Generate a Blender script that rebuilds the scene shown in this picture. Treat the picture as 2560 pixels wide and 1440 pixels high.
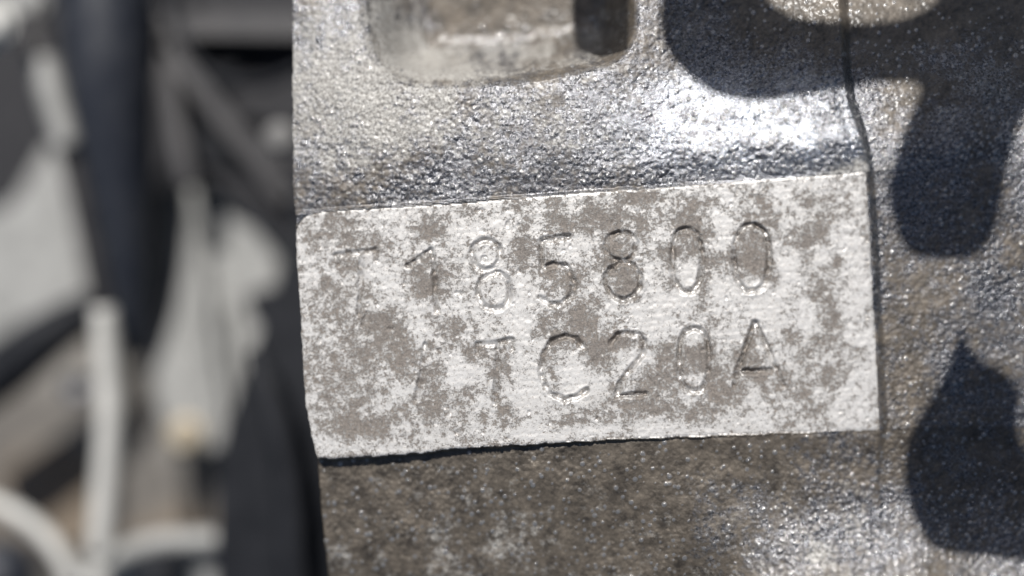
import bpy, math
import numpy as np
from mathutils import Vector, Matrix

# ------------------------------------------------------------------ clean
for o in list(bpy.data.objects):
    bpy.data.objects.remove(o)
SC = bpy.context.scene
COL = SC.collection

# ------------------------------------------------------------------ camera, sky, sun, exposure
K = 0.004            # metres per modelling unit (one unit = 4 mm)
D = 27.0             # camera distance above the stamped pad, in units
FOCUS = 27.0
APERTURE = 2.6       # diameter in units
SUN_EL, SUN_AZ = math.radians(50), math.radians(-12)   # azimuth from +Y, positive towards +X
LDIR = np.array([math.sin(SUN_AZ)*math.cos(SUN_EL), math.cos(SUN_AZ)*math.cos(SUN_EL), math.sin(SUN_EL)])

cd = bpy.data.cameras.new('camera')
cam = bpy.data.objects.new('camera', cd); COL.objects.link(cam)
cam.location = (0, 0, D*K)
cd.sensor_width = 36.0
cd.lens = 36.0*D/25.6
cd.clip_start = 0.002; cd.clip_end = 50
cd.dof.use_dof = True
cd.dof.focus_distance = FOCUS*K
cd.dof.aperture_fstop = (cd.lens/1000.0)/(APERTURE*K)
cd.dof.aperture_blades = 0
SC.camera = cam

w = bpy.data.worlds.new('World'); SC.world = w; w.use_nodes = True
nt = w.node_tree; bg = nt.nodes['Background']
sky = nt.nodes.new('ShaderNodeTexSky'); sky.sky_type = 'NISHITA'; sky.sun_disc = False
sky.sun_elevation = SUN_EL; sky.sun_rotation = SUN_AZ
sky.dust_density = 1.6; sky.ozone_density = 0.8
nt.links.new(sky.outputs[0], bg.inputs[0]); bg.inputs[1].default_value = 0.05

sl = bpy.data.lights.new('sun', 'SUN'); sl.energy = 5.0; sl.angle = math.radians(0.7); sl.color = (1.0, 0.98, 0.95)
sun = bpy.data.objects.new('sun', sl); COL.objects.link(sun)
sun.location = tuple(LDIR*0.5)
sun.rotation_euler = Vector(LDIR).to_track_quat('Z', 'Y').to_euler()

SC.view_settings.view_transform = 'Standard'
SC.view_settings.look = 'None'
SC.view_settings.exposure = 0.0
SC.view_settings.gamma = 1.0

# ------------------------------------------------------------------ helpers
def P(u, v, z):
    """world position (in units) seen at photo position u, v when its height is z"""
    s = (D - z)/D
    return np.stack([(np.asarray(u, float)-1280)/100*s, (720-np.asarray(v, float))/100*s, np.asarray(z, float)+0*s], -1)

def tag(o, label=None, cat=None, group=None, kind=None):
    if label: o['label'] = label
    if cat: o['category'] = cat
    if group: o['group'] = group
    if kind: o['kind'] = kind
    return o

def empty(name, p, label, cat, group=None):
    o = bpy.data.objects.new(name, None); COL.objects.link(o)
    o.location = tuple(np.array(p)*K); o.empty_display_size = 0.004
    return tag(o, label, cat, group)

def link(name, me, mat, parent=None, origin=None):
    o = bpy.data.objects.new(name, me); COL.objects.link(o)
    if mat: me.materials.append(mat)
    if parent is not None:
        o.parent = parent
    return o

def mesh_obj(name, verts, faces, mat, parent=None, smooth=True, loc=None, bevel=0, sub=0):
    """verts in units (world); placed relative to parent's or own origin"""
    V = np.array(verts, float)
    base = np.array(parent.location)/K if parent is not None else (np.array(loc, float) if loc is not None else V.mean(0))
    me = bpy.data.meshes.new(name)
    me.from_pydata(((V-base)*K).tolist(), [], [list(map(int, f)) for f in faces])
    me.update()
    if smooth:
        me.polygons.foreach_set('use_smooth', np.ones(len(me.polygons), bool))
    o = link(name, me, mat, parent)
    if parent is None:
        o.location = tuple(base*K)
    if bevel:
        m = o.modifiers.new('bevel', 'BEVEL'); m.width = bevel*K; m.segments = 3; m.limit_method = 'ANGLE'
    return o

def catmull(pts, n=10):
    p = np.array(pts, float)
    if len(p) < 3:
        t = np.linspace(0, 1, n+1)[:, None]
        return p[0]*(1-t)+p[1]*t
    q = np.vstack([2*p[0]-p[1], p, 2*p[-1]-p[-2]])
    out = []
    for i in range(1, len(q)-2):
        a, b, c, d = q[i-1], q[i], q[i+1], q[i+2]
        for t in np.linspace(0, 1, n, endpoint=False):
            out.append(.5*((2*b)+(-a+c)*t+(2*a-5*b+4*c-d)*t*t+(-a+3*b-3*c+d)*t**3))
    out.append(q[-2])
    return np.array(out)

def tube_geo(pts, radii, seg=20, n=10, wob=0.0, cap=True):
    """pts world units, radii per control point"""
    full = catmull([list(p)+[r] for p, r in zip(pts, radii)], n)
    c, r = full[:, :3], full[:, 3]
    V, F = [], []
    up = np.array([0.13, 0.31, 1.0])
    for i in range(len(c)):
        t = c[min(i+1, len(c)-1)]-c[max(i-1, 0)]
        t = t/np.linalg.norm(t)
        a = np.cross(t, up); a /= np.linalg.norm(a)
        b = np.cross(t, a)
        rr = r[i]*(1+wob*math.sin(i*1.7))
        for k in range(seg):
            th = 2*math.pi*k/seg
            V.append(c[i]+rr*(math.cos(th)*a+math.sin(th)*b))
    for i in range(len(c)-1):
        for k in range(seg):
            k2 = (k+1) % seg
            F.append((i*seg+k, i*seg+k2, (i+1)*seg+k2, (i+1)*seg+k))
    if cap:
        F.append(tuple(range(seg))[::-1]); F.append(tuple((len(c)-1)*seg+k for k in range(seg)))
    return V, F

ZM = 1.4              # the bay lies this much deeper than the first estimate
def pix_tube(pts, radii_px, seg=20, n=10, wob=0.0):
    """pts = (u, v, z); radii as they appear, in photo pixels at their depth"""
    w_, r_ = [], []
    for (u, v, z), rp in zip(pts, radii_px):
        z = z*ZM
        w_.append(P(u, v, z)); r_.append(rp/100*(D-z)/D)
    return tube_geo(w_, r_, seg, n, wob)

def slab_geo(poly, z, thick, round_px=0, seg=4):
    """poly of (u, v) or (u, v, z) outline; top at z, extruded down by thick, outline corners rounded"""
    z = z*ZM
    pl = np.array([P(p[0], p[1], z) for p in poly])
    if round_px:
        out = []
        n = len(pl); r = round_px/100*(D-z)/D
        for i in range(n):
            a, b, c = pl[i-1], pl[i], pl[(i+1) % n]
            la, lc = np.linalg.norm(a-b), np.linalg.norm(c-b)
            p0 = b+(a-b)/la*min(r, la*.45); p2 = b+(c-b)/lc*min(r, lc*.45)
            for t in np.linspace(0, 1, seg+1):
                out.append((1-t)**2*p0+2*t*(1-t)*b+t*t*p2)
        pl = np.array(out)
    n = len(pl)
    V = np.vstack([pl, pl-np.array([0, 0, thick])])
    F = [tuple(range(n)), tuple(range(2*n-1, n-1, -1))]
    for i in range(n):
        j = (i+1) % n
        F.append((i, i+n, j+n, j))
    return V, F

def fix_normals(o):
    import bmesh
    bm = bmesh.new(); bm.from_mesh(o.data)
    bmesh.ops.recalc_face_normals(bm, faces=bm.faces)
    bm.to_mesh(o.data); bm.free()
    return o

# ------------------------------------------------------------------ numpy noise
def vnoise(u, v, wl, seed, asp=1.0, rot=0.0):
    """smooth value noise in about -1..1, wavelength in px"""
    rng = np.random.RandomState(seed)
    tab = rng.uniform(-1, 1, (512, 512)).astype(np.float32)
    c, s = math.cos(rot), math.sin(rot)
    x = (u*c+v*s)/(wl*asp)+97.3; y = (-u*s+v*c)/wl+61.7
    xi = np.floor(x).astype(int); yi = np.floor(y).astype(int)
    fx = x-xi; fy = y-yi
    fx = fx*fx*fx*(fx*(fx*6-15)+10); fy = fy*fy*fy*(fy*(fy*6-15)+10)
    a = tab[yi % 512, xi % 512]; b = tab[yi % 512, (xi+1) % 512]
    c_ = tab[(yi+1) % 512, xi % 512]; d = tab[(yi+1) % 512, (xi+1) % 512]
    return (a*(1-fx)+b*fx)*(1-fy)+(c_*(1-fx)+d*fx)*fy

def fbm(u, v, wl, octs, seed, gain=.5, **k):
    s = 0; a = 1; n = 0
    for i in range(octs):
        s = s+a*vnoise(u, v, wl/2**i, seed+i*17, rot=.5*i, **k); n += a; a *= gain
    return s/n*1.6

def grains(u, v, cell, seed, sharp=1.0):
    """rounded grains of unequal height, one per jittered cell"""
    rng = np.random.RandomState(seed)
    jx = rng.uniform(.1, .9, (256, 256)); jy = rng.uniform(.1, .9, (256, 256)); hh = rng.uniform(.35, 1, (256, 256)); rr_ = rng.uniform(.5, .85, (256, 256))
    x = u/cell+31.0; y = v/cell+57.0
    xi = np.floor(x).astype(int); yi = np.floor(y).astype(int)
    best = np.zeros(u.shape)
    for a in (-1, 0, 1):
        for b in (-1, 0, 1):
            ix = (xi+a) % 256; iy = (yi+b) % 256
            d2 = ((xi+a+jx[iy, ix]-x)**2+(yi+b+jy[iy, ix]-y)**2)/rr_[iy, ix]**2
            best = np.maximum(best, hh[iy, ix]*np.clip(1-d2, 0, None))
    return best

def sst(a, b, x):
    t = np.clip((x-a)/(b-a), 0, 1)
    return t*t*(3-2*t)

def interp(x, pts):
    p = np.array(pts, float)
    return np.interp(x, p[:, 0], p[:, 1])

# ------------------------------------------------------------------ materials
def new_mat(name):
    m = bpy.data.materials.new(name); m.use_nodes = True
    n = m.node_tree; b = n.nodes['Principled BSDF']
    return m, n, b

def N(nt, typ, **kw):
    n = nt.nodes.new(typ)
    for k, v in kw.items():
        if k in n.inputs.keys() if isinstance(k, str) and not hasattr(n, k) else False:
            n.inputs[k].default_value = v
        else:
            setattr(n, k, v)
    return n

def noise_node(nt, vec, scale, detail=4, rough=.6, dist=0.0):
    n = nt.nodes.new('ShaderNodeTexNoise')
    n.inputs['Scale'].default_value = scale; n.inputs['Detail'].default_value = detail
    n.inputs['Roughness'].default_value = rough; n.inputs['Distortion'].default_value = dist
    nt.links.new(vec, n.inputs['Vector'])
    return n.outputs['Fac']

def coords(nt):
    """object coordinates in units of 4 mm"""
    tc = nt.nodes.new('ShaderNodeTexCoord'); mp = nt.nodes.new('ShaderNodeMapping')
    mp.inputs['Scale'].default_value = (1/K, 1/K, 1/K)
    nt.links.new(tc.outputs['Object'], mp.inputs['Vector'])
    return mp.outputs['Vector']

def math_n(nt, op, a, b=None, c=None, clamp=False):
    n = nt.nodes.new('ShaderNodeMath'); n.operation = op; n.use_clamp = clamp
    for i, x in enumerate((a, b, c)):
        if x is None: continue
        if isinstance(x, (int, float)): n.inputs[i].default_value = x
        else: nt.links.new(x, n.inputs[i])
    return n.outputs[0]

def rng_n(nt, val, a, b, c=0.0, d=1.0, smooth=True):
    n = nt.nodes.new('ShaderNodeMapRange')
    n.interpolation_type = 'SMOOTHSTEP' if smooth else 'LINEAR'
    for i, x in enumerate((val, a, b, c, d)):
        if isinstance(x, (int, float)): n.inputs[i].default_value = x
        else: nt.links.new(x, n.inputs[i])
    return n.outputs[0]

def mix_c(nt, f, a, b, mode='MIX'):
    n = nt.nodes.new('ShaderNodeMix'); n.data_type = 'RGBA'; n.blend_type = mode
    for s, x in ((0, f), (6, a), (7, b)):
        if isinstance(x, (int, float)): n.inputs[s].default_value = x
        elif isinstance(x, tuple): n.inputs[s].default_value = (*x, 1)
        else: nt.links.new(x, n.inputs[s])
    return n.outputs[2]

def mix_f(nt, f, a, b):
    n = nt.nodes.new('ShaderNodeMix'); n.data_type = 'FLOAT'
    for s, x in ((0, f), (2, a), (3, b)):
        if isinstance(x, (int, float)): n.inputs[s].default_value = x
        else: nt.links.new(x, n.inputs[s])
    return n.outputs[0]

def attr(nt, name):
    n = nt.nodes.new('ShaderNodeAttribute'); n.attribute_name = name
    return n.outputs['Fac']

def bump(nt, b, h, dist, strength=1.0):
    n = nt.nodes.new('ShaderNodeBump'); n.inputs['Distance'].default_value = dist*K
    n.inputs['Strength'].default_value = strength
    nt.links.new(h, n.inputs['Height']); nt.links.new(n.outputs[0], b.inputs['Normal'])

# cast aluminium, gritty, with brown dirt and pale oxide
def cast_material():
    m, nt, b = new_mat('cast_aluminium')
    v = coords(nt)
    dirt = attr(nt, 'dirt'); oxide = attr(nt, 'oxide')
    n1 = noise_node(nt, v, 6.0, 5, .65)
    n2 = noise_node(nt, v, 1.6, 5, .6)
    n3 = noise_node(nt, v, 16.0, 3, .7)
    d = rng_n(nt, math_n(nt, 'ADD', dirt, math_n(nt, 'MULTIPLY_ADD', n1, 2.6, -1.3)), -.1, 1.0)
    hl = attr(nt, 'highlight_tint')
    o = rng_n(nt, math_n(nt, 'ADD', oxide, math_n(nt, 'MULTIPLY_ADD', n1, 1.9, -.95)), .1, .95)
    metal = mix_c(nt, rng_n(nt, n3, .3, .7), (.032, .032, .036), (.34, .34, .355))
    metal = mix_c(nt, hl, metal, mix_c(nt, rng_n(nt, n3, .3, .7), (.30, .315, .34), (.72, .74, .78)))  # paler metal painted over the halo to brighten the sun highlight
    brown = mix_c(nt, math_n(nt, 'MULTIPLY_ADD', math_n(nt, 'ADD', n2, noise_node(nt, v, 4.5, 6, .72)), 1.9, -1.4, clamp=True), (.036, .029, .022), (.19, .158, .122))
    col = mix_c(nt, d, metal, brown)
    ox = mix_c(nt, rng_n(nt, n3, .35, .65), (.22, .205, .185), (.56, .54, .50))
    col = mix_c(nt, math_n(nt, 'MULTIPLY', o, .85), col, ox)
    col = mix_c(nt, math_n(nt, 'MULTIPLY', rng_n(nt, attr(nt, 'glint'), .05, .5), .8), col, (.40, .39, .38))
    nt.links.new(col, b.inputs['Base Color'])
    met = math_n(nt, 'MULTIPLY', math_n(nt, 'SUBTRACT', 1.0, math_n(nt, 'MULTIPLY', d, .75)), math_n(nt, 'SUBTRACT', 1.0, math_n(nt, 'MULTIPLY', o, .7)))
    nt.links.new(mix_f(nt, rng_n(nt, attr(nt, 'glint'), .05, .5), math_n(nt, 'MULTIPLY', met, .85), .55), b.inputs['Metallic'])
    r = mix_f(nt, d, .25, .5); r = mix_f(nt, o, r, .65)
    gl = rng_n(nt, attr(nt, 'glint'), .05, .5)
    nt.links.new(mix_f(nt, gl, r, .15), b.inputs['Roughness'])
    b.inputs['Specular IOR Level'].default_value = .6
    nt.links.new(math_n(nt, 'MULTIPLY', d, .45), b.inputs['Coat Weight']); b.inputs['Coat Roughness'].default_value = .27
    nf = noise_node(nt, v, 22.0, 4, .7)
    bump(nt, b, nf, .0195, 1.0)
    return m

def pad_material():
    m, nt, b = new_mat('machined_aluminium')
    v = coords(nt)
    st = attr(nt, 'stain'); pit = attr(nt, 'groove')
    n0 = noise_node(nt, v, 7.0, 8, .78)
    n1 = noise_node(nt, v, 22.0, 4, .75)
    n2 = noise_node(nt, v, 1.3, 4, .55)
    f = math_n(nt, 'ADD', st, math_n(nt, 'MULTIPLY_ADD', n0, 3.4, -1.7))
    f = math_n(nt, 'ADD', f, math_n(nt, 'MULTIPLY_ADD', n1, 3.4, -1.7))
    s = rng_n(nt, f, -.04, .40)
    clean = mix_c(nt, n2, (.60, .575, .545), (.70, .685, .665))
    clean = mix_c(nt, rng_n(nt, n1, .46, .34), clean, (.34, .30, .26))
    stain = mix_c(nt, rng_n(nt, n1, .3, .68), (.085, .073, .064), (.285, .252, .222))
    stain = mix_c(nt, rng_n(nt, n2, .45, .65), stain, mix_c(nt, rng_n(nt, n1, .3, .68), (.10, .085, .073), (.30, .262, .228)))
    col = mix_c(nt, s, clean, stain)
    col = mix_c(nt, math_n(nt, 'MULTIPLY', pit, .12), col, (.2, .18, .165))
    nt.links.new(col, b.inputs['Base Color'])
    nt.links.new(mix_f(nt, pit, mix_f(nt, s, .30, .1), .6), b.inputs['Metallic'])
    nt.links.new(mix_f(nt, pit, mix_f(nt, s, .50, .62), .36), b.inputs['Roughness'])
    h = math_n(nt, 'ADD', math_n(nt, 'MULTIPLY', noise_node(nt, v, 30.0, 3, .7), mix_f(nt, s, .35, 1.0)), math_n(nt, 'MULTIPLY', s, -.9))
    bump(nt, b, h, .014, 1.0)
    return m

def simple(name, c1, c2, metallic, rough, scale=1.2, bump_d=.02, spec=.5, spot=None):
    m, nt, b = new_mat(name)
    v = coords(nt)
    n = noise_node(nt, v, scale, 5, .6)
    col = mix_c(nt, rng_n(nt, n, .35, .65), c1, c2)
    if spot:
        n2 = noise_node(nt, v, scale*.35, 4, .6)
        col = mix_c(nt, rng_n(nt, n2, .48, .6), col, spot)
    nt.links.new(col, b.inputs['Base Color'])
    b.inputs['Metallic'].default_value = metallic
    nt.links.new(rng_n(nt, n, .3, .7, rough-.06, rough+.08), b.inputs['Roughness'])
    b.inputs['Specular IOR Level'].default_value = spec
    bump(nt, b, noise_node(nt, v, scale*8, 4, .65), bump_d)
    return m

M_CAST = cast_material()
M_PAD = pad_material()
M_RUBBER = simple('black_rubber', (.010, .011, .014), (.018, .019, .023), 0, .6, spec=.2)
M_CHARCOAL = simple('charcoal_dark', (.020, .020, .023), (.034, .033, .036), 0, .6, spec=.25)  # also the bracket web, cast metal darkened for its shade
M_DARKMETAL = simple('darkened_cast_metal', (.040, .038, .040), (.066, .062, .062), .1, .5)  # on the bracket ribs the dark tone stands for shade
M_BLUEBLACK = simple('blue_black_rubber', (.018, .021, .030), (.03, .033, .042), 0, .45)
M_PALE = simple('pale_cast_aluminium', (.27, .268, .255), (.38, .375, .36), .15, .55)
M_PIPE = simple('bright_aluminium_pipe', (.50, .49, .46), (.60, .585, .55), .1, .45)
M_SOIL = simple('sooty_steel', (.05, .045, .04), (.11, .10, .088), .05, .75, scale=.3, bump_d=.1)
M_MUD = simple('muddy_steel', (.12, .108, .095), (.24, .225, .205), .05, .7, scale=.35, bump_d=.1, spot=(.19, .15, .11))
M_STEEL = simple('zinc_plated_steel', (.5, .5, .53), (.6, .6, .63), .25, .35)
M_DULL = simple('dull_steel', (.16, .155, .15), (.22, .215, .21), .2, .5)
M_BRASS = simple('yellow_passivated_steel', (.40, .34, .25), (.48, .41, .31), .25, .5)

# ------------------------------------------------------------------ the engine block as one relief, split into its parts
EDGE = [(-400, 728), (-200, 730), (0, 733), (300, 733), (450, 733), (520, 737), (545, 741), (570, 741), (700, 747), (850, 756), (1000, 765), (1060, 774),
        (1110, 785), (1148, 795), (1165, 797), (1280, 806), (1440, 822), (1600, 842), (1900, 880)]
PTOP = [(600, 545), (760, 534), (870, 523), (1110, 508), (1350, 491), (1640, 470), (1900, 450), (2160, 430), (2400, 412)]
PBOT = [(600, 1152), (795, 1147), (1010, 1138), (1100, 1126), (1300, 1112), (1600, 1097), (1900, 1085), (2200, 1074), (2400, 1066)]
PRIGHT = [(-400, 2085), (0, 2098), (180, 2106), (260, 2118), (320, 2140), (400, 2160), (560, 2172), (700, 2179), (900, 2190), (1075, 2197), (1140, 2190),
          (1200, 2180), (1300, 2186), (1440, 2206), (1600, 2230), (2000, 2260)]

def axis(a, b, c0, c1, fine, coarse):
    out = [a]
    while out[-1] < b:
        x = out[-1]; out.append(x+(fine if c0 <= x <= c1 else coarse))
    return np.array(out)

vv = axis(-330, 1900, -30, 1470, 2.6, 12)
nu_f = axis(0, 2560-733, 0, 2560-733+20, 2.6, 12)
nu = np.concatenate([nu_f, np.arange(nu_f[-1]+10, nu_f[-1]+420, 14)])
edge = interp(vv, EDGE)
edge = edge+1.4*vnoise(vv, vv*0, 14, 5)+1.2*vnoise(vv, vv*0, 34, 6)
top_u = 2560-733
U = edge[:, None]+nu[None, :]*((2975-edge)/nu[-1])[:, None]
V = np.repeat(vv[:, None], U.shape[1], 1)

ptop = interp(U, PTOP)+(1.6*vnoise(U, U*0, 16, 8)+2.2*np.clip(vnoise(U, U*0, 9, 18), .2, 1))*(U < 1900)
pbot = interp(U, PBOT)+1.8*vnoise(U, U*0, 22, 9)-3.5*np.clip(vnoise(U, U*0, 26, 19)-.3, 0, 1)-1.5*vnoise(U, U*0, 8, 20)
pr = interp(V, PRIGHT)
# rounded top-left corner of the pad
cx, cy, cr = 788, 580, 46
inside_corner = (U < cx) & (V < cy)
d_top = V-ptop; d_bot = pbot-V; d_right = pr-U
d_left = U-edge[:, None]
rad = cr-np.hypot((cx-U)*1.0, (cy-V))
sd = np.minimum(np.minimum(d_top, d_bot), d_right)
sd = np.where(inside_corner, np.minimum(sd, rad), sd)

tilt = 0.00090*(U-1350)
# drop of the cast skin beside the pad
drop_b = interp(U, [(700, .34), (1000, .32), (1300, .22), (1500, .15), (1700, .09), (1950, .03), (2200, .015), (3000, 0)])
drop_t = interp(U, [(700, .20), (800, .12), (1000, .10), (1400, .11), (1700, .07), (1850, .02), (2200, 0), (3000, 0)])
below = sst(0, 5, -d_bot)*drop_b
above = sst(0, 9, -d_top)*drop_t
right_side = sst(-2, 24, -d_right)

# macro form of the casting
g = lambda u0, v0, su, sv: np.exp(-((U-u0)/su)**2-((V-v0)/sv)**2)
up = np.clip(-d_top, 0, None)/100
dn = np.clip(-d_bot, 0, None)/100
slope_r = sst(1500, 2000, U)
def qd(x, a, b, lim):
    x0 = np.clip(x, 0, lim)
    return a*x0-b*x0*x0+(a-2*b*lim)*np.clip(x-lim, 0, None)
macro = (1-slope_r)*qd(up, .07, .036, 2.6)+slope_r*qd(up, .0, .175, 1.0)
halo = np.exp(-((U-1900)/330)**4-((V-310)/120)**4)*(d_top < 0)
macro += .05*np.clip(U-1600, 0, 520)/100*sst(0, 1.1, up)*(1-right_side)*(V < 520)
macro += .09*slope_r*np.clip(up-.2, 0, 1.5)*sst(1600, 2200, U)
bl = sst(1500, 2050, U)
macro += bl*qd(dn, -.18, -.075, 3.4)+(1-bl)*qd(dn, -.16, .01, 5)
macro += -(1-bl)*.5*g(1760, 1450, 75, 60)
macro += .05*fbm(U, V, 260, 3, 300)
# right flank, beyond the parting line
rr = np.clip(-d_right, 0, None)/100
macro += -right_side*.17-np.clip(rr, 0, 5)*.05
macro += right_side*.22*sst(950, 1500, V)*(1-sst(1, 2.5, rr))
macro += -right_side*sst(2380, 2560, U)*.25*sst(1000, 650, V)*0.6

# parting line: a fine raised flash with a groove at its left
pl = U-pr
flash_on = (np.abs(V-760) > 330)*1.0
flash = .06*np.exp(-((pl-8)/8.0)**2)*sst(1500, 1000, V)*(.6+.6*vnoise(V, V*0, 90, 455))*sst(170, 330, V)-.07*np.exp(-((pl+12)/18.0)**2)*sst(470, 300, V)*sst(120, 220, V)
flash -= .05*np.exp(-((pl+2)/11.0)**2)*sst(1075, 1200, V)*(.6+.5*vnoise(V, V*0, 70, 456))

# recess at the top
rl = interp(V, [(-400, 905), (0, 915), (80, 922), (130, 935), (300, 960)])
rb = interp(U, [(800, 205), (1000, 212), (1280, 200), (1420, 178), (1560, 150), (1700, 130)])
rrw = 1580.0
qx = np.maximum(((rl+140)-U)*90/140, U-(rrw-85)); qy = V-(rb-90)
rec = 90-(np.hypot(np.maximum(qx, 0), np.maximum(qy, 0))+np.minimum(np.maximum(qx, qy), 0))
rec = np.where(V < -400, -1, rec)
prof = interp(rec, [(-40, 0), (-14, -.02), (0, -.14), (22, -.55), (50, -1.35), (72, -1.82), (90, -2.02), (112, -2.12), (160, -2.16), (600, -2.2)])
macro_rec = prof
inrec = sst(-20, 10, rec)
macro_rec = macro_rec+sst(20, 90, rec)*np.clip(210-V, 0, 400)/100*.16

# gritty skin
pm = sst(-3, 3, sd)             # 1 on the pad
gr = 1.25*grains(U, V, 12.5, 401)+.7*grains(U, V, 21, 402)+.30*vnoise(U, V, 6.5, 403)+.35*vnoise(U, V, 27, 404, rot=.9)
amp = .0145*(1+.5*fbm(U, V, 180, 2, 420))
amp = amp*(1+.40*halo)*np.where(U > pr, .75, 1.0)*(1-.35*inrec)
dens = .17+.35*sst(110, 20, -d_top)*(d_top < 0)+.05*right_side+.40*slope_r*(d_top < 0)*sst(200, 290, V)+.35*sst(1750, 2000, U)*sst(1180, 1300, V)+.10*(V > 1140)*(U < 1700)
dens = dens+.9*sst(80, 90, rec)*sst(124, 112, rec)*(V > 40)*(U > 1030)-.10*inrec
rngg = np.random.RandomState(77)
jgx = rngg.uniform(0, 1, (256, 256)); jgy = rngg.uniform(0, 1, (256, 256)); sel = rngg.uniform(0, 1, (256, 256)); siz = rngg.uniform(.6, 1.15, (256, 256))**1.5; hgt = rngg.uniform(.3, 1, (256, 256))
glint = np.zeros(U.shape); CELL = 14.0
xg = U/CELL+11; yg = V/CELL+19; xi = np.floor(xg).astype(int); yi = np.floor(yg).astype(int)
for a in (-1, 0, 1):
    for b in (-1, 0, 1):
        ix = (xi+a) % 256; iy = (yi+b) % 256
        dd = np.hypot(xi+a+jgx[iy, ix]-xg, yi+b+jgy[iy, ix]-yg)*CELL
        glint = np.maximum(glint, np.where(sel[iy, ix] < dens, np.clip(1-(dd/(6.0*siz[iy, ix]))**2, 0, None)*hgt[iy, ix], 0))
glint = glint*(sd < -6)
grit = glint*.026+(1-.6*glint)*gr*amp+.016*fbm(U, V, 70, 3, 430)
grit = grit*(1-pm)*sst(-1, -14, sd)
Z = tilt+(macro-below-above+macro_rec+flash)*np.where(sd > 0, 0, 1)
Z = np.where(sd > 0, tilt, Z)+grit
# the pad skin: nearly flat, softened rims
rim = np.minimum(sd, 6)
Z = Z-np.where((sd > 0), .035*(1-np.clip(sd/5, 0, 1))**2, 0)
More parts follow.
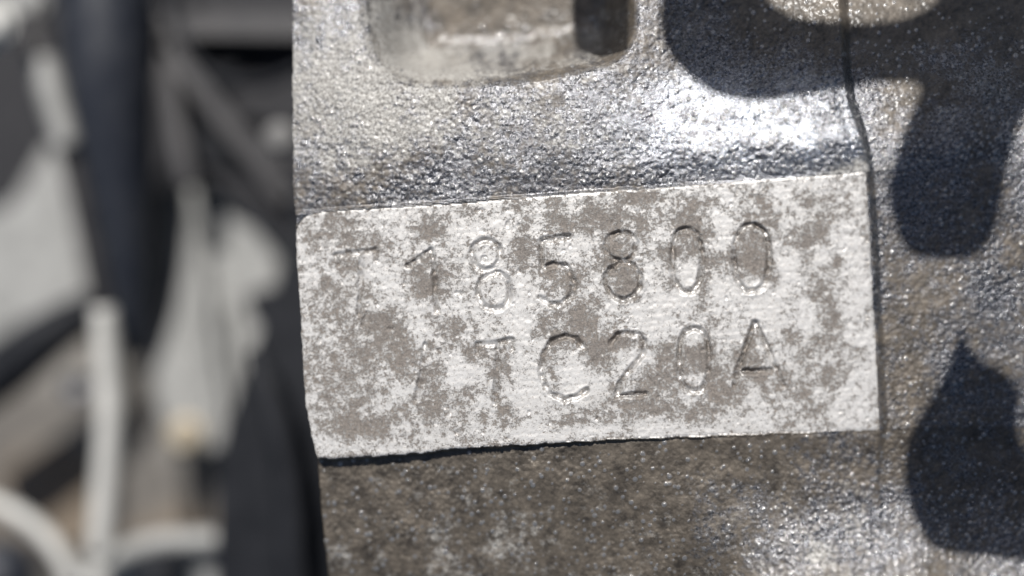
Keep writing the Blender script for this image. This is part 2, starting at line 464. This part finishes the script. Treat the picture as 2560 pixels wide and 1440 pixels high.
# stained areas are slightly etched
def blobs(L):
    s = 0
    for (u0, v0, su, sv, a) in L:
        m = a*np.exp(-(np.abs((U-u0)/su))**2.4-(np.abs((V-v0)/sv))**2.4)
        s = s+m
    return s
ST = [(1085, 570, 34, 42, 1), (1090, 715, 50, 50, 1.1), (1060, 650, 60, 22, .7), (1120, 845, 48, 52, 1), (1085, 945, 40, 40, 1), (1090, 1010, 48, 34, .8),
      (960, 615, 70, 28, .7), (850, 575, 60, 40, .7), (890, 660, 50, 26, .5), (870, 760, 60, 60, .5), (930, 890, 60, 50, .5), (850, 960, 60, 80, .35), (960, 820, 50, 50, .6), (900, 1060, 120, 50, .45), (1010, 900, 40, 60, .5),
      (1300, 630, 42, 42, 1.1), (1360, 660, 40, 50, .8), (1290, 515, 30, 20, .9), (1400, 560, 60, 34, .9), (1480, 545, 50, 30, .9), (1390, 505, 60, 14, .7), (1560, 500, 60, 18, .8),
      (1390, 700, 46, 36, 1.0), (1400, 790, 56, 36, 1.0), (1350, 820, 30, 30, .7), (1470, 700, 30, 60, .5), (1552, 640, 50, 70, 1.1), (1575, 560, 44, 30, .7), (1570, 720, 50, 40, .7), (1470, 800, 40, 40, .8),
      (1245, 905, 36, 46, .9), (1195, 880, 26, 20, .7), (1240, 985, 18, 30, .7), (1175, 985, 34, 24, .6), (1250, 1045, 60, 26, .8), (1180, 1095, 60, 30, .6), (1140, 1040, 30, 30, .4),
      (1395, 870, 26, 50, .8), (1370, 930, 24, 46, .8), (1460, 860, 50, 26, .7), (1500, 880, 34, 50, .9), (1560, 850, 44, 34, .9), (1440, 1045, 90, 34, .7), (1640, 950, 60, 40, .8), (1600, 1010, 70, 30, .8), (1700, 1020, 60, 30, .7), (1530, 960, 24, 30, .5),
      (1690, 560, 44, 40, .8), (1665, 640, 34, 36, .9), (1750, 590, 40, 40, .9), (1765, 690, 26, 70, 1.0), (1720, 640, 60, 20, .7), (1640, 490, 60, 14, .6), (1740, 510, 50, 22, .6), (1650, 700, 20, 30, .3), (1760, 780, 40, 30, .7), (1820, 645, 46, 16, .7),
      (1885, 612, 50, 52, 1.3), (1870, 665, 40, 24, 1.0), (1930, 700, 24, 20, .7), (1900, 505, 40, 18, .6), (1945, 540, 36, 20, .6), (1820, 520, 40, 16, .5), (1730, 1045, 60, 24, .4),
      (1745, 880, 40, 34, 1.1), (1690, 870, 40, 26, .8), (1700, 940, 24, 40, .5), (1775, 940, 22, 44, .7), (1875, 840, 18, 40, .7), (1850, 895, 50, 26, .8), (1860, 940, 70, 26, .9), (1920, 930, 50, 30, .8), (1820, 980, 70, 26, .8),
      (2020, 500, 50, 26, .8), (2050, 570, 40, 44, .8), (2000, 600, 40, 30, .6), (2080, 660, 40, 40, .6), (2030, 730, 50, 40, .6), (2080, 800, 30, 60, .8), (2100, 900, 50, 60, .5), (2020, 870, 40, 40, .5), (2050, 970, 60, 50, .6), (1980, 970, 40, 40, .5), (1975, 840, 22, 22, .7), (1980, 1040, 60, 24, .5), (2120, 520, 20, 30, .4),
      (950, 700, 50, 40, -.7), (985, 760, 36, 26, -.5), (1150, 540, 30, 26, -.4), (1220, 570, 60, 28, -.5), (1230, 510, 40, 20, -.5), (1215, 635, 24, 26, -.3), (1290, 770, 50, 60, -.7), (1170, 790, 60, 24, -.4), (1140, 930, 30, 40, -.7), (1320, 980, 36, 60, -.8), (1190, 930, 24, 24, -.4),
      (1420, 620, 40, 26, -.5), (1430, 920, 30, 40, -.4), (1480, 970, 40, 40, -.5), (1640, 760, 60, 40, -.6), (1630, 830, 40, 30, -.6), (1630, 690, 20, 60, -.6), (1720, 690, 26, 40, -.8), (1810, 560, 24, 50, -.7), (1800, 740, 50, 60, -.6), (1900, 770, 90, 40, -.6), (1835, 830, 30, 30, -.6),
      (1980, 700, 40, 60, -.5), (1960, 470, 50, 16, -.5), (2140, 620, 26, 110, -.7), (2140, 1000, 40, 50, -.6), (1930, 860, 20, 40, -.5), (1730, 855, 16, 16, -.8), (1890, 1060, 80, 20, -.5), (1300, 1085, 150, 14, -.6), (1560, 1070, 160, 16, -.5), (1080, 1100, 30, 30, -.4), (930, 540, 100, 16, -.5), (1840, 1010, 100, 26, .2), (980, 980, 30, 60, -.4)]
stain = blobs(ST)*.52-.13+.55*fbm(U, V, 44, 5, 500, gain=.85)+.10*sst(1120, 900, U)+.06*np.exp(-((U-900)/190)**2-((V-950)/220)**2)
Z = Z-pm*.004*sst(0, .5, stain)*np.where(sd > 0, 1, 0)
Z = Z+np.where(sd > 0, .0022*vnoise(U, V+.075*U, 6, 512, asp=40)+.0035*vnoise(U, V, 7, 510)+.003*vnoise(U, V, 13, 511), 0)
pits = vnoise(U, V, 13, 520)*vnoise(U, V, 29, 521)
Z = Z-np.where(sd > 4, .03*sst(.55, .7, pits), 0)

# the stamped characters, as centre lines
def arc(cx, cy, rx, ry, a0, a1, n=22, p=2.0):
    t = np.radians(np.linspace(a0, a1, n))
    c, s = np.cos(t), np.sin(t)
    return [(cx+rx*math.copysign(abs(x)**(2/p), x), cy-ry*math.copysign(abs(y)**(2/p), y)) for x, y in zip(c, s)]
CH = [('T', [[(848, 660), (842, 638), (938, 625), (941, 648)], [(905, 632), (898, 785)]], 'stamped letter T at the left end of the upper row'),
      ('1', [[(1020, 664), (1050, 645), (1076, 625), (1083, 645), (1086, 700), (1091, 776)]], 'stamped digit 1, second of the upper row'),
      ('8', [arc(1215, 637, 36, 38, 0, 360), arc(1235, 728, 41, 46, 0, 360)], 'stamped digit 8 left of the 5'),
      ('5', [[(1424, 592), (1355, 600), (1353, 640), (1358, 672), (1385, 660), (1415, 666), (1436, 700), (1432, 738), (1405, 760), (1375, 758), (1350, 744)]], 'stamped digit 5 in the middle of the upper row'),
      ('8', [arc(1552, 617, 38, 36, 0, 360), arc(1558, 703, 44, 46, 0, 360)], 'stamped digit 8 right of the 5'),
      ('0', [arc(1718, 650, 37, 79, 0, 360, 40, 2.5)], 'stamped digit 0, sixth of the upper row'),
      ('0', [arc(1880, 645, 43, 83, 0, 360, 40, 2.5)], 'stamped digit 0 at the right end of the upper row, darkly stained inside'),
      ('T', [[(1192, 882), (1194, 862), (1280, 851), (1279, 872)], [(1245, 858), (1239, 1008)]], 'stamped letter T of the lower row, left of the C'),
      ('/', [[(1064, 862), (1055, 925), (1040, 1000)]], 'faint slanted stamped stroke at the left end of the lower row'),
      ('C', [[(1460, 868), (1440, 848), (1412, 840), (1380, 852), (1357, 885), (1352, 920), (1358, 955), (1378, 985), (1412, 1000), (1442, 994), (1466, 976)]], 'stamped letter C of the lower row'),
      ('2', [[(1526, 857), (1540, 838), (1566, 831), (1598, 838), (1612, 856), (1606, 885), (1575, 925), (1550, 958), (1541, 990), (1575, 988), (1614, 984)]], 'stamped digit 2 of the lower row'),
      ('0', [arc(1736, 900, 38, 78, 0, 360, 40, 2.5)], 'stamped digit 0 of the lower row'),
      ('A', [[(1835, 962), (1860, 880), (1888, 806), (1922, 880), (1957, 962)], [(1858, 928), (1936, 925)]], 'stamped letter A at the right end of the lower row')]
def seg_dist(px, py, a, b):
    a = np.array(a, float); b = np.array(b, float); d = b-a
    t = np.clip(((px-a[0])*d[0]+(py-a[1])*d[1])/(d@d+1e-9), 0, 1)
    return np.hypot(px-a[0]-t*d[0], py-a[1]-t*d[1])
char_id = np.full(U.shape, -1, int)
groove = np.zeros(U.shape)
GW = 9.5
wobu = 2.2*vnoise(U, V, 22, 601)+1.2*vnoise(U, V, 9, 603); wobv = 2.2*vnoise(U, V, 22, 602)+1.2*vnoise(U, V, 9, 604)
for ci, (ch, lines, lab) in enumerate(CH):
    allp = np.array([p for l in lines for p in l])
    x0, y0 = allp.min(0)-30; x1, y1 = allp.max(0)+30
    r0, r1 = np.searchsorted(vv, [y0, y1])
    cc = np.where((U[(r0+r1)//2] > x0) & (U[(r0+r1)//2] < x1))[0]
    sl_ = (slice(r0, r1), slice(cc[0], cc[-1]+1))
    uu = U[sl_]+wobu[sl_]; wv = V[sl_]+wobv[sl_]
    dmin = np.full(uu.shape, 1e9)
    for l in lines:
        for a, b in zip(l[:-1], l[1:]):
            dmin = np.minimum(dmin, seg_dist(uu, wv, a, b))
    gsh = sst(GW, 2.5, dmin)
    lip = np.exp(-((dmin-GW-3)/3.2)**2)
    fade = np.clip(.84+.45*vnoise(uu, wv, 40, 740+ci)+.3*vnoise(uu, wv, 12, 660+ci), .38 if ci not in (0, 7) else .3, 1.2)*(.6 if ci in (0, 7, 8) else 1.0)
    Z[sl_] += -.095*gsh*fade+.012*lip*fade*np.clip(.5+vnoise(uu, wv, 18, 680+ci), 0, 1)
    groove[sl_] = np.maximum(groove[sl_], gsh*np.clip(fade, 0, 1))
    char_id[sl_] = np.where(dmin < GW+1, ci, char_id[sl_])

# colour fields of the rough skin
oxide = .50*fbm(U, V, 80, 5, 700, gain=.65)+.15*fbm(U, V, 30, 3, 705)
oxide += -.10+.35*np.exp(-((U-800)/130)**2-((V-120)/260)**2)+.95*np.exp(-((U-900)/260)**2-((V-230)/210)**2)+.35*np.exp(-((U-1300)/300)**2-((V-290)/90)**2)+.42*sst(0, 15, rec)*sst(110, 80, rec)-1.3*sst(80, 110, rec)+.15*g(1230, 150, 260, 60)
oxide += -.5*sst(120, 20, -d_top)*(d_top < 0)*(U < 2000)
oxide += .75*sst(1900, 2150, U)*sst(250, 330, V)*(d_top < 0)*sst(60, 0, -d_top)
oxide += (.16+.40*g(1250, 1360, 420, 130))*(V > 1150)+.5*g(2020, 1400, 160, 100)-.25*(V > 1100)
oxide += -.35*g(1850, 320, 300, 120)-.45*right_side+.25*g(2300, 500, 140, 200)
dirt = .10+.50*fbm(U, V, 100, 5, 720, gain=.65)
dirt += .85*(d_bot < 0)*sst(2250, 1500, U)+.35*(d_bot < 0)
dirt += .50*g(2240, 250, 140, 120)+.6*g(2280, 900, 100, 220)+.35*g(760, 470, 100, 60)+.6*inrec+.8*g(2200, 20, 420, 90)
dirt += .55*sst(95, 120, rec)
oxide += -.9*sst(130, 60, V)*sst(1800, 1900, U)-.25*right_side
dirt += .4*sst(130, 60, V)*sst(1800, 1900, U)-.6*halo+.15-.6*g(2050, 1340, 300, 110)-.55*g(1850, 330, 380, 130)  # dirt also thinned over the halo to strengthen its highlight

# assemble ------------------------------------------------------------
groove = np.maximum(groove, .9*sst(7, 3, d_top)*(sd > 0)*sst(980, 1080, U)*sst(1800, 1650, U)*np.clip(.6+vnoise(U, V, 40, 850), 0, 1))
pos = P(U, V, Z)
nr, nc = U.shape
# left wall columns, rolled over
ez = pos[:, 0, :]
cols = []
for dep, ins in ((7.0, 1.6), (4.0, 1.0), (2.4, .55), (1.4, .30), (.8, .12), (.42, .03), (.22, .0), (.12, -.012), (.055, -.022), (.018, -.016)):
    c = ez.copy(); c[:, 2] -= dep; c[:, 0] += ins
    if dep > .2: c[:, 0] += .02*vnoise(vv*1.0, vv*0+dep*100, 40, 810)
    cols.append(c)
wallc = np.stack(cols, 1)
pos = np.concatenate([wallc, pos], 1)
nw = len(cols)
pad_a = lambda A, fill=None: np.concatenate([np.repeat(A[:, :1], nw, 1), A], 1)
stain, groove, oxide, dirt, sdx, charx, recx = map(pad_a, (stain, groove, oxide, dirt, sd, char_id, rec))
glint = pad_a(glint); highlight_tint = pad_a(np.clip(halo*(1-right_side)*(.50+.35*vnoise(U, V, 60, 870)+.45*vnoise(U, V, 15, 871)), 0, 1))
plx = pad_a(pl); Vx = pad_a(V)
R, C = pos.shape[:2]
du = np.gradient(pos, axis=1); dv = np.gradient(pos, axis=0)
nrm = np.cross(dv, du); nrm /= np.linalg.norm(nrm, axis=2, keepdims=True)+1e-12
if nrm[R//2, C//2, 2] < 0: nrm = -nrm
idx = np.arange(R*C).reshape(R, C)
quads = np.stack([idx[1:, :-1], idx[1:, 1:], idx[:-1, 1:], idx[:-1, :-1]], -1).reshape(-1, 4)
fc = lambda A: ((A[1:, :-1]+A[1:, 1:]+A[:-1, 1:]+A[:-1, :-1])/4).reshape(-1)
fs, fr = fc(sdx), fc(recx)
fch = charx[1:, 1:].reshape(-1)
colid = np.repeat(np.arange(C-1)[None, :], R-1, 0).reshape(-1)
lab = np.full(len(quads), 0)                      # 0 skin
lab[fs > 0] = 1                                   # 1 pad
lab[fr > 2] = 2                                   # 2 recess
fpl = fc(plx); fV = fc(Vx)
lab[(fpl > -12) & (fpl < 20) & ((fs <= 0))] = 3   # 3 parting line
lab[(lab == 1) & (fch >= 0)] = 10+fch[(lab == 1) & (fch >= 0)]
lab[colid < nw-2] = 4                             # 4 side wall

BASE = np.array([3.0, 0.0, -7.0])
block = empty('engine_block', BASE, 'cast aluminium engine block with a stained pale stamped pad reading T185800 TC20A', 'engine block')
flat = pos.reshape(-1, 3); nflat = nrm.reshape(-1, 3)
fields = dict(highlight_tint=highlight_tint, glint=glint, stain=stain, groove=groove, oxide=oxide, dirt=dirt)
def piece(name, sel, mat, parent, label=None):
    q = quads[sel]
    used, inv = np.unique(q, return_inverse=True)
    inv = inv.reshape(-1, 4)
    me = bpy.data.meshes.new(name)
    me.vertices.add(len(used)); me.vertices.foreach_set('co', ((flat[used]-BASE)*K).astype(np.float32).ravel())
    me.loops.add(len(q)*4); me.loops.foreach_set('vertex_index', inv.astype(np.int32).ravel())
    me.polygons.add(len(q)); me.polygons.foreach_set('loop_start', np.arange(0, len(q)*4, 4, dtype=np.int32))
    me.polygons.foreach_set('use_smooth', np.ones(len(q), bool))
    me.update(calc_edges=True)
    me.validate()
    for n_, A in fields.items():
        at = me.attributes.new(n_, 'FLOAT', 'POINT'); at.data.foreach_set('value', A.reshape(-1)[used].astype(np.float32))
    me.normals_split_custom_set_from_vertices(nflat[used].tolist())
    o = link(name, me, mat, parent)
    if label: o['label'] = label
    return o
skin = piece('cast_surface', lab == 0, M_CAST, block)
pad = piece('number_pad', lab == 1, M_PAD, block, 'flat machined pad, pale grey with brown stains')
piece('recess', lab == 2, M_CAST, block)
piece('parting_line', lab == 3, M_CAST, block)
piece('side_wall', lab == 4, M_CAST, block)
for i, (ch, l, lb) in enumerate(CH):
    # children keep the block's origin so the relief stays closed
    piece('stamped_character', lab == 10+i, M_PAD, pad, lb).location = (0, 0, 0)
for o in bpy.data.objects:
    if o.parent == pad: o.matrix_parent_inverse = Matrix.Identity(4)

# outer faces of the block beyond the frame
def skirt(line):
    n = len(line); a = line; b = line.copy(); b[:, 2] = -7.0
    VV = np.vstack([a, b]); FF = [(i, i+1, i+1+n, i+n) for i in range(n-1)]
    o = mesh_obj('side_wall', VV, FF, M_CAST, block, smooth=False)
    return o
skirt(pos[0, ::4].copy()); skirt(pos[-1, ::4].copy()); skirt(pos[::4, -1].copy())

# ------------------------------------------------------------------ unseen slabs, outlined to cast the shadows on the block
def shade_slab(name, poly, zs, H, thick, mat, label, cat):
    pts = []
    for (u, v) in poly:
        zs = float(Z[np.clip(np.searchsorted(vv, v), 0, len(vv)-1), np.clip(np.searchsorted(U[np.clip(np.searchsorted(vv, v), 0, len(vv)-1)], u), 0, U.shape[1]-1)])
        p = P(u, v, zs)
        pts.append(p+LDIR*(H-zs)/LDIR[2])
    pts = np.array(pts); n = len(pts)
    VV = np.vstack([pts, pts+LDIR*thick])
    FF = [tuple(range(n)), tuple(range(2*n-1, n-1, -1))]+[(i, i+n, (i+1) % n+n, (i+1) % n) for i in range(n)]
    o = mesh_obj(name, VV, FF, mat, smooth=False)
    fix_normals(o)
    return tag(o, label, cat)
def smooth_poly(pts, n=5):
    q = catmull(list(pts)+[pts[0]], n)[:-1]
    return [tuple(x) for x in q]
shade_slab('shadow_slab_right', smooth_poly([(1655, -60), (1650, 60), (1670, 130), (1730, 195), (1800, 238), (1900, 250), (2000, 240), (2110, 222), (2200, 205), (2300, 212), (2270, 300), (2235, 400), (2222, 480),
     (2240, 570), (2275, 630), (2340, 650), (2430, 645), (2480, 590), (2505, 500), (2520, 410), (2560, 290), (2640, 180), (2700, -60), (2400, -60), (2330, 10), (2260, 44), (2170, 56), (2060, 50), (1970, 34), (1915, -10), (1880, -60)]),
     .3, 18.0, 2.6, M_DARKMETAL, 'unseen dark slab shaped to cast the curved shadow on the right side of the block', 'bracket')  # outline traced back from the curved shadow it has to cast
shade_slab('shadow_slab_lower_right', smooth_poly([(2405, 812), (2430, 880), (2500, 925), (2548, 985), (2541, 1050), (2552, 1105), (2610, 1160), (2700, 1300), (2620, 1400), (2470, 1392), (2350, 1375), (2300, 1320), (2265, 1220), (2262, 1120), (2300, 1040), (2350, 960), (2385, 880)]),
     .6, 17.0, 3.0, M_RUBBER, 'unseen black slab shaped to cast the pointed shadow on the lower right of the block', 'shadow caster')  # made-up caster for the pointed shadow at lower right
shade_slab('recess_shadow_strip', [(1432, -80), (1430, 60), (1440, 120), (1500, 140), (1570, 125), (1572, -80)],
     -2.7, 8.5, .5, M_CHARCOAL, 'unseen narrow black strip added to cast the shadow in the recess of the block', 'plastic strip')  # added to darken the right end of the recess

# ------------------------------------------------------------------ engine bay behind the block's left edge
# floor of the bay
gx = np.linspace(-45, 40, 60); gy = np.linspace(-40, 40, 60)
GX, GY = np.meshgrid(gx, gy)
GZ = -30+.5*fbm(GX*100, GY*100, 500, 3, 900)
VV = np.stack([GX, GY, GZ], -1).reshape(-1, 3)
ii = np.arange(3600).reshape(60, 60)
FF = np.stack([ii[:-1, :-1], ii[:-1, 1:], ii[1:, 1:], ii[1:, :-1]], -1).reshape(-1, 4)
o = mesh_obj('undertray', VV, FF, M_SOIL, loc=(-3, 0, -30)); tag(o, kind='structure')

def tube_thing(name, pts, rad, mat, label, cat, **k):
    Vt, Ft = pix_tube(pts, rad, **k)
    o = mesh_obj(name, Vt, Ft, mat)
    return tag(fix_normals(o), label, cat)
def slab_part(name, poly, z, th, mat, parent=None, rnd=14, bevel=.08, label=None, cat=None):
    Vs, Fs = slab_geo(poly, z, th, rnd)
    o = mesh_obj(name, Vs, Fs, mat, parent, smooth=False, bevel=bevel)
    fix_normals(o)
    if label: tag(o, label, cat)
    return o
def hexbolt(u, v, z, rpx, mat, label, washer=True):
    z = z*ZM; s = (D-z)/D; r = rpx/100*s
    p = P(u, v, z)
    root = empty('bolt', p, label, 'bolt')
    V1, F1 = [], []
    prof_ = [(0, r*.62), (r*.72, r*.62), (r*.86, r*.52), (r*.88, r*.08)]
    for rr_, zz in prof_[1:]:
        for k in range(6):
            a = math.pi/3*k+.2; V1.append(p+np.array([rr_*math.cos(a), rr_*math.sin(a), zz]))
    F1.append((0, 1, 2, 3, 4, 5))
    for j in range(2):
        for k in range(6):
            F1.append((j*6+k, (j+1)*6+k, (j+1)*6+(k+1) % 6, j*6+(k+1) % 6))
    fix_normals(mesh_obj('bolt_head', V1, F1, mat, root, smooth=False, bevel=.03))
    V2, F2 = [], []
    n = 28
    for rr_, zz in ((r*.8, r*.16), (r*1.08, r*.12), (r*1.12, 0), (r*1.12, -r*.1)):
        for k in range(n):
            a = 2*math.pi*k/n; V2.append(p+np.array([rr_*math.cos(a), rr_*math.sin(a), zz]))
    F2.append(tuple(range(n)))
    for j in range(3):
        for k in range(n):
            F2.append((j*n+k, (j+1)*n+k, (j+1)*n+(k+1) % n, j*n+(k+1) % n))
    fix_normals(mesh_obj('washer', V2, F2, mat, root))
    Vt, Ft = tube_geo([p+np.array([0, 0, -.02]), p+np.array([0, 0, -1.2])], [r*.5, r*.5], 16, 3)
    mesh_obj('shank', Vt, Ft, mat, root)
    return root

# ribbed bracket against the block edge, shade painted into its dark colours
rb_ = empty('ribbed_bracket', P(560, 250, -9*ZM), 'cast bracket with crossing ribs, shade put into its dark colour, beside the upper left edge of the block', 'bracket')
slab_part('web', [(395, -120), (800, -120), (800, 760), (725, 640), (590, 490), (470, 425)], -9.2, .5, M_CHARCOAL, rb_)
for a, b, wpx in (((385, 62), (800, 66), 60), ((392, 70), (468, 460), 46), ((405, 100), (720, 500), 50)):
    a = np.array(a, float); b = np.array(b, float); d = (b-a)/np.linalg.norm(b-a); nn = np.array([-d[1], d[0]])*wpx/2
    slab_part('rib', [tuple(a+nn), tuple(b+nn), tuple(b-nn), tuple(a-nn)], -8.2, 1.2, M_DARKMETAL, rb_, rnd=6)
slab_part('pocket_shade', [(440, 104), (640, 100), (560, 230)], -8.95, .22, M_RUBBER, rb_, rnd=10)  # black sheets stand in for the shade in the rib pockets
slab_part('pocket_shade', [(470, 270), (560, 360), (590, 430), (480, 400)], -8.95, .22, M_RUBBER, rb_, rnd=10)

# black column along the edge
slab_part('splash_guard', [(820, 250), (735, 420), (720, 600), (690, 720), (625, 900), (560, 1080), (540, 1250), (535, 1560), (900, 1560), (900, 250)], -7.5, .5, M_RUBBER,
          label='black plastic splash guard running down along the left edge of the block', cat='splash guard', rnd=30)
tube_thing('vacuum_hose', [(640, 880, -6.6), (680, 1000, -6.2), (720, 1200, -6.2), (740, 1500, -6.4)], [26, 34, 40, 44], M_RUBBER, 'thin black hose lying on the splash guard by the block edge', 'hose')

# wide dark hose
tube_thing('coolant_hose', [(262, -140, -8), (275, 150, -8), (300, 420, -8.4), (325, 640, -9), (345, 880, -10)], [122, 108, 84, 64, 40], M_BLUEBLACK, 'wide blue black coolant hose running down the upper left', 'hose')
# thin pipe left of it, its highlight laid on as a pale tube
tube_thing('coolant_pipe', [(60, -60, -9), (95, 120, -9), (165, 340, -9), (215, 560, -9.4), (258, 790, -10)], [30, 30, 30, 27, 26], M_DARKMETAL, 'thin dark grey pipe left of the wide coolant hose', 'pipe')
tube_thing('pipe_highlight', [(108, 150, -8.7), (135, 250, -8.7), (172, 370, -8.7)], [34, 36, 30], M_PALE, 'pale tube standing for the highlight on the upper part of the thin dark pipe', 'highlight')

slab_part('dark_backing', [(-260, -260), (500, -260), (480, 300), (400, 470), (230, 600), (130, 520), (-60, 560), (-260, 560)], -15, .6, M_CHARCOAL,
          label='dark charcoal sheet added behind the hoses to darken the upper left', cat='dark sheet', rnd=40, bevel=.2)  # sheet added to darken the gaps between the hoses

# pale castings
slab_part('pump_housing', [(120, 345), (168, 440), (196, 600), (225, 760), (60, 800), (-160, 960), (-160, 560), (20, 520), (70, 440)], -12, 1.5, M_PALE,
          label='pale cast aluminium housing at the far left below the thin pipe', cat='housing', rnd=40, bevel=.25)
hs = empty('gearbox_housing', P(560, 700, -12*ZM), 'pale cast gearbox housing with ribs between the ribbed bracket and the splash guard', 'gearbox')
slab_part('housing_wall', [(468, 428), (540, 452), (700, 600), (700, 700), (640, 900), (590, 1120), (420, 1150), (360, 900), (430, 700), (422, 540)], -10.2, 2, M_PALE, hs, rnd=40, bevel=.3)
tube = pix_tube([(486, 450, -9.9), (500, 640, -9.9), (520, 850, -9.9), (560, 1120, -9.9)], [20, 20, 18, 18])
fix_normals(mesh_obj('rib', *tube, M_PALE, hs))
tube = pix_tube([(560, 760, -9.9), (575, 900, -9.9), (590, 1080, -9.9)], [14, 14, 14])
fix_normals(mesh_obj('rib', *tube, M_PALE, hs))
slab_part('hole_shade', [(610, 735), (690, 712), (705, 780), (660, 825), (625, 790)], -9.9, 1.0, M_RUBBER, hs, rnd=16)  # black slab stands in for a dark hole in the housing

# dark diagonal hose
tube_thing('fuel_hose', [(-160, 1050, -9.5), (0, 935, -9.5), (120, 840, -9.5), (245, 765, -10)], [66, 66, 60, 46], M_RUBBER, 'black hose running up from the far left edge to the pipes', 'hose')
# bright pipe
tube_thing('aluminium_pipe', [(258, 770, -8.4), (268, 900, -8.4), (275, 1050, -8.4), (262, 1220, -8.4), (250, 1380, -8.4)], [28, 31, 32, 31, 30], M_PIPE, 'bright upright aluminium pipe in the lower left', 'pipe', wob=.01)
tube_thing('bent_pipe', [(-160, 1215, -8.8), (-20, 1255, -8.8), (75, 1305, -8.8), (140, 1370, -8.8), (190, 1460, -8.8)], [18, 20, 22, 22, 22], M_PIPE, 'pale bent pipe curving into the bottom left corner', 'pipe')
tube_thing('coolant_elbow', [(235, 1425, -8.6), (330, 1375, -8.6), (420, 1352, -8.6), (560, 1348, -8.6)], [30, 28, 28, 26], M_PALE, 'pale curved pipe elbow at the bottom beside the bright upright pipe', 'pipe elbow')
slab_part('flange_plate', [(150, 1410), (300, 1385), (540, 1375), (540, 1560), (150, 1560)], -9.4, .8, M_PALE, label='pale grey flange plate at the bottom of the picture under the curved elbow', cat='flange', rnd=20)
tube_thing('drain_plug', [(398, 1450, -8.9), (402, 1425, -8.2)], [60, 56], M_RUBBER, 'round black rubber plug in the flange plate at the bottom', 'plug')
tube_thing('belt_pulley', [(0, 1440, -9.4), (0, 1442, -8.6)], [85, 80], M_BLUEBLACK, 'dark pulley in the bottom left corner under the bent pipe', 'pulley')
# loose cast arm
slab_part('suspension_arm', [(-160, 1000), (60, 920), (170, 830), (300, 860), (300, 1120), (240, 1380), (-160, 1330)], -13, 1.0, M_MUD, label='brown muddy suspension arm left of the bright upright pipe', cat='suspension arm', rnd=40, bevel=.2)
slab_part('cross_member', [(310, 1060), (540, 1040), (580, 1400), (290, 1400)], -13.2, 1.0, M_MUD, label='brown muddy cross member right of the bright upright pipe', cat='cross member', rnd=30, bevel=.2)
tube_thing('wiring_loom', [(430, -120, -8), (440, 60, -8.2), (520, 180, -8.2), (640, 210, -8), (760, 170, -7.8)], [13, 13, 13, 13, 13], M_RUBBER, 'thin black wiring loom crossing the dark ribbed bracket', 'wiring loom')
hexbolt(188, 968, -10.5, 30, M_STEEL, 'bright zinc plated bolt left of the upright pipe')
hexbolt(465, 1088, -10, 42, M_BRASS, 'yellow passivated bolt right of the upright pipe')
hexbolt(700, 346, -7.2, 36, M_DULL, 'grey bolt on the dark bracket against the block edge')
hexbolt(-20, 60, -7.5, 55, M_PIPE, 'large pale bolt at the top left corner')
hexbolt(68, 5, -9, 48, M_PALE, 'smaller pale grey bolt at the top left beside the thin pipe')
hexbolt(238, 1445, -8.0, 26, M_PIPE, 'small bright bolt at the bottom edge under the upright pipe')
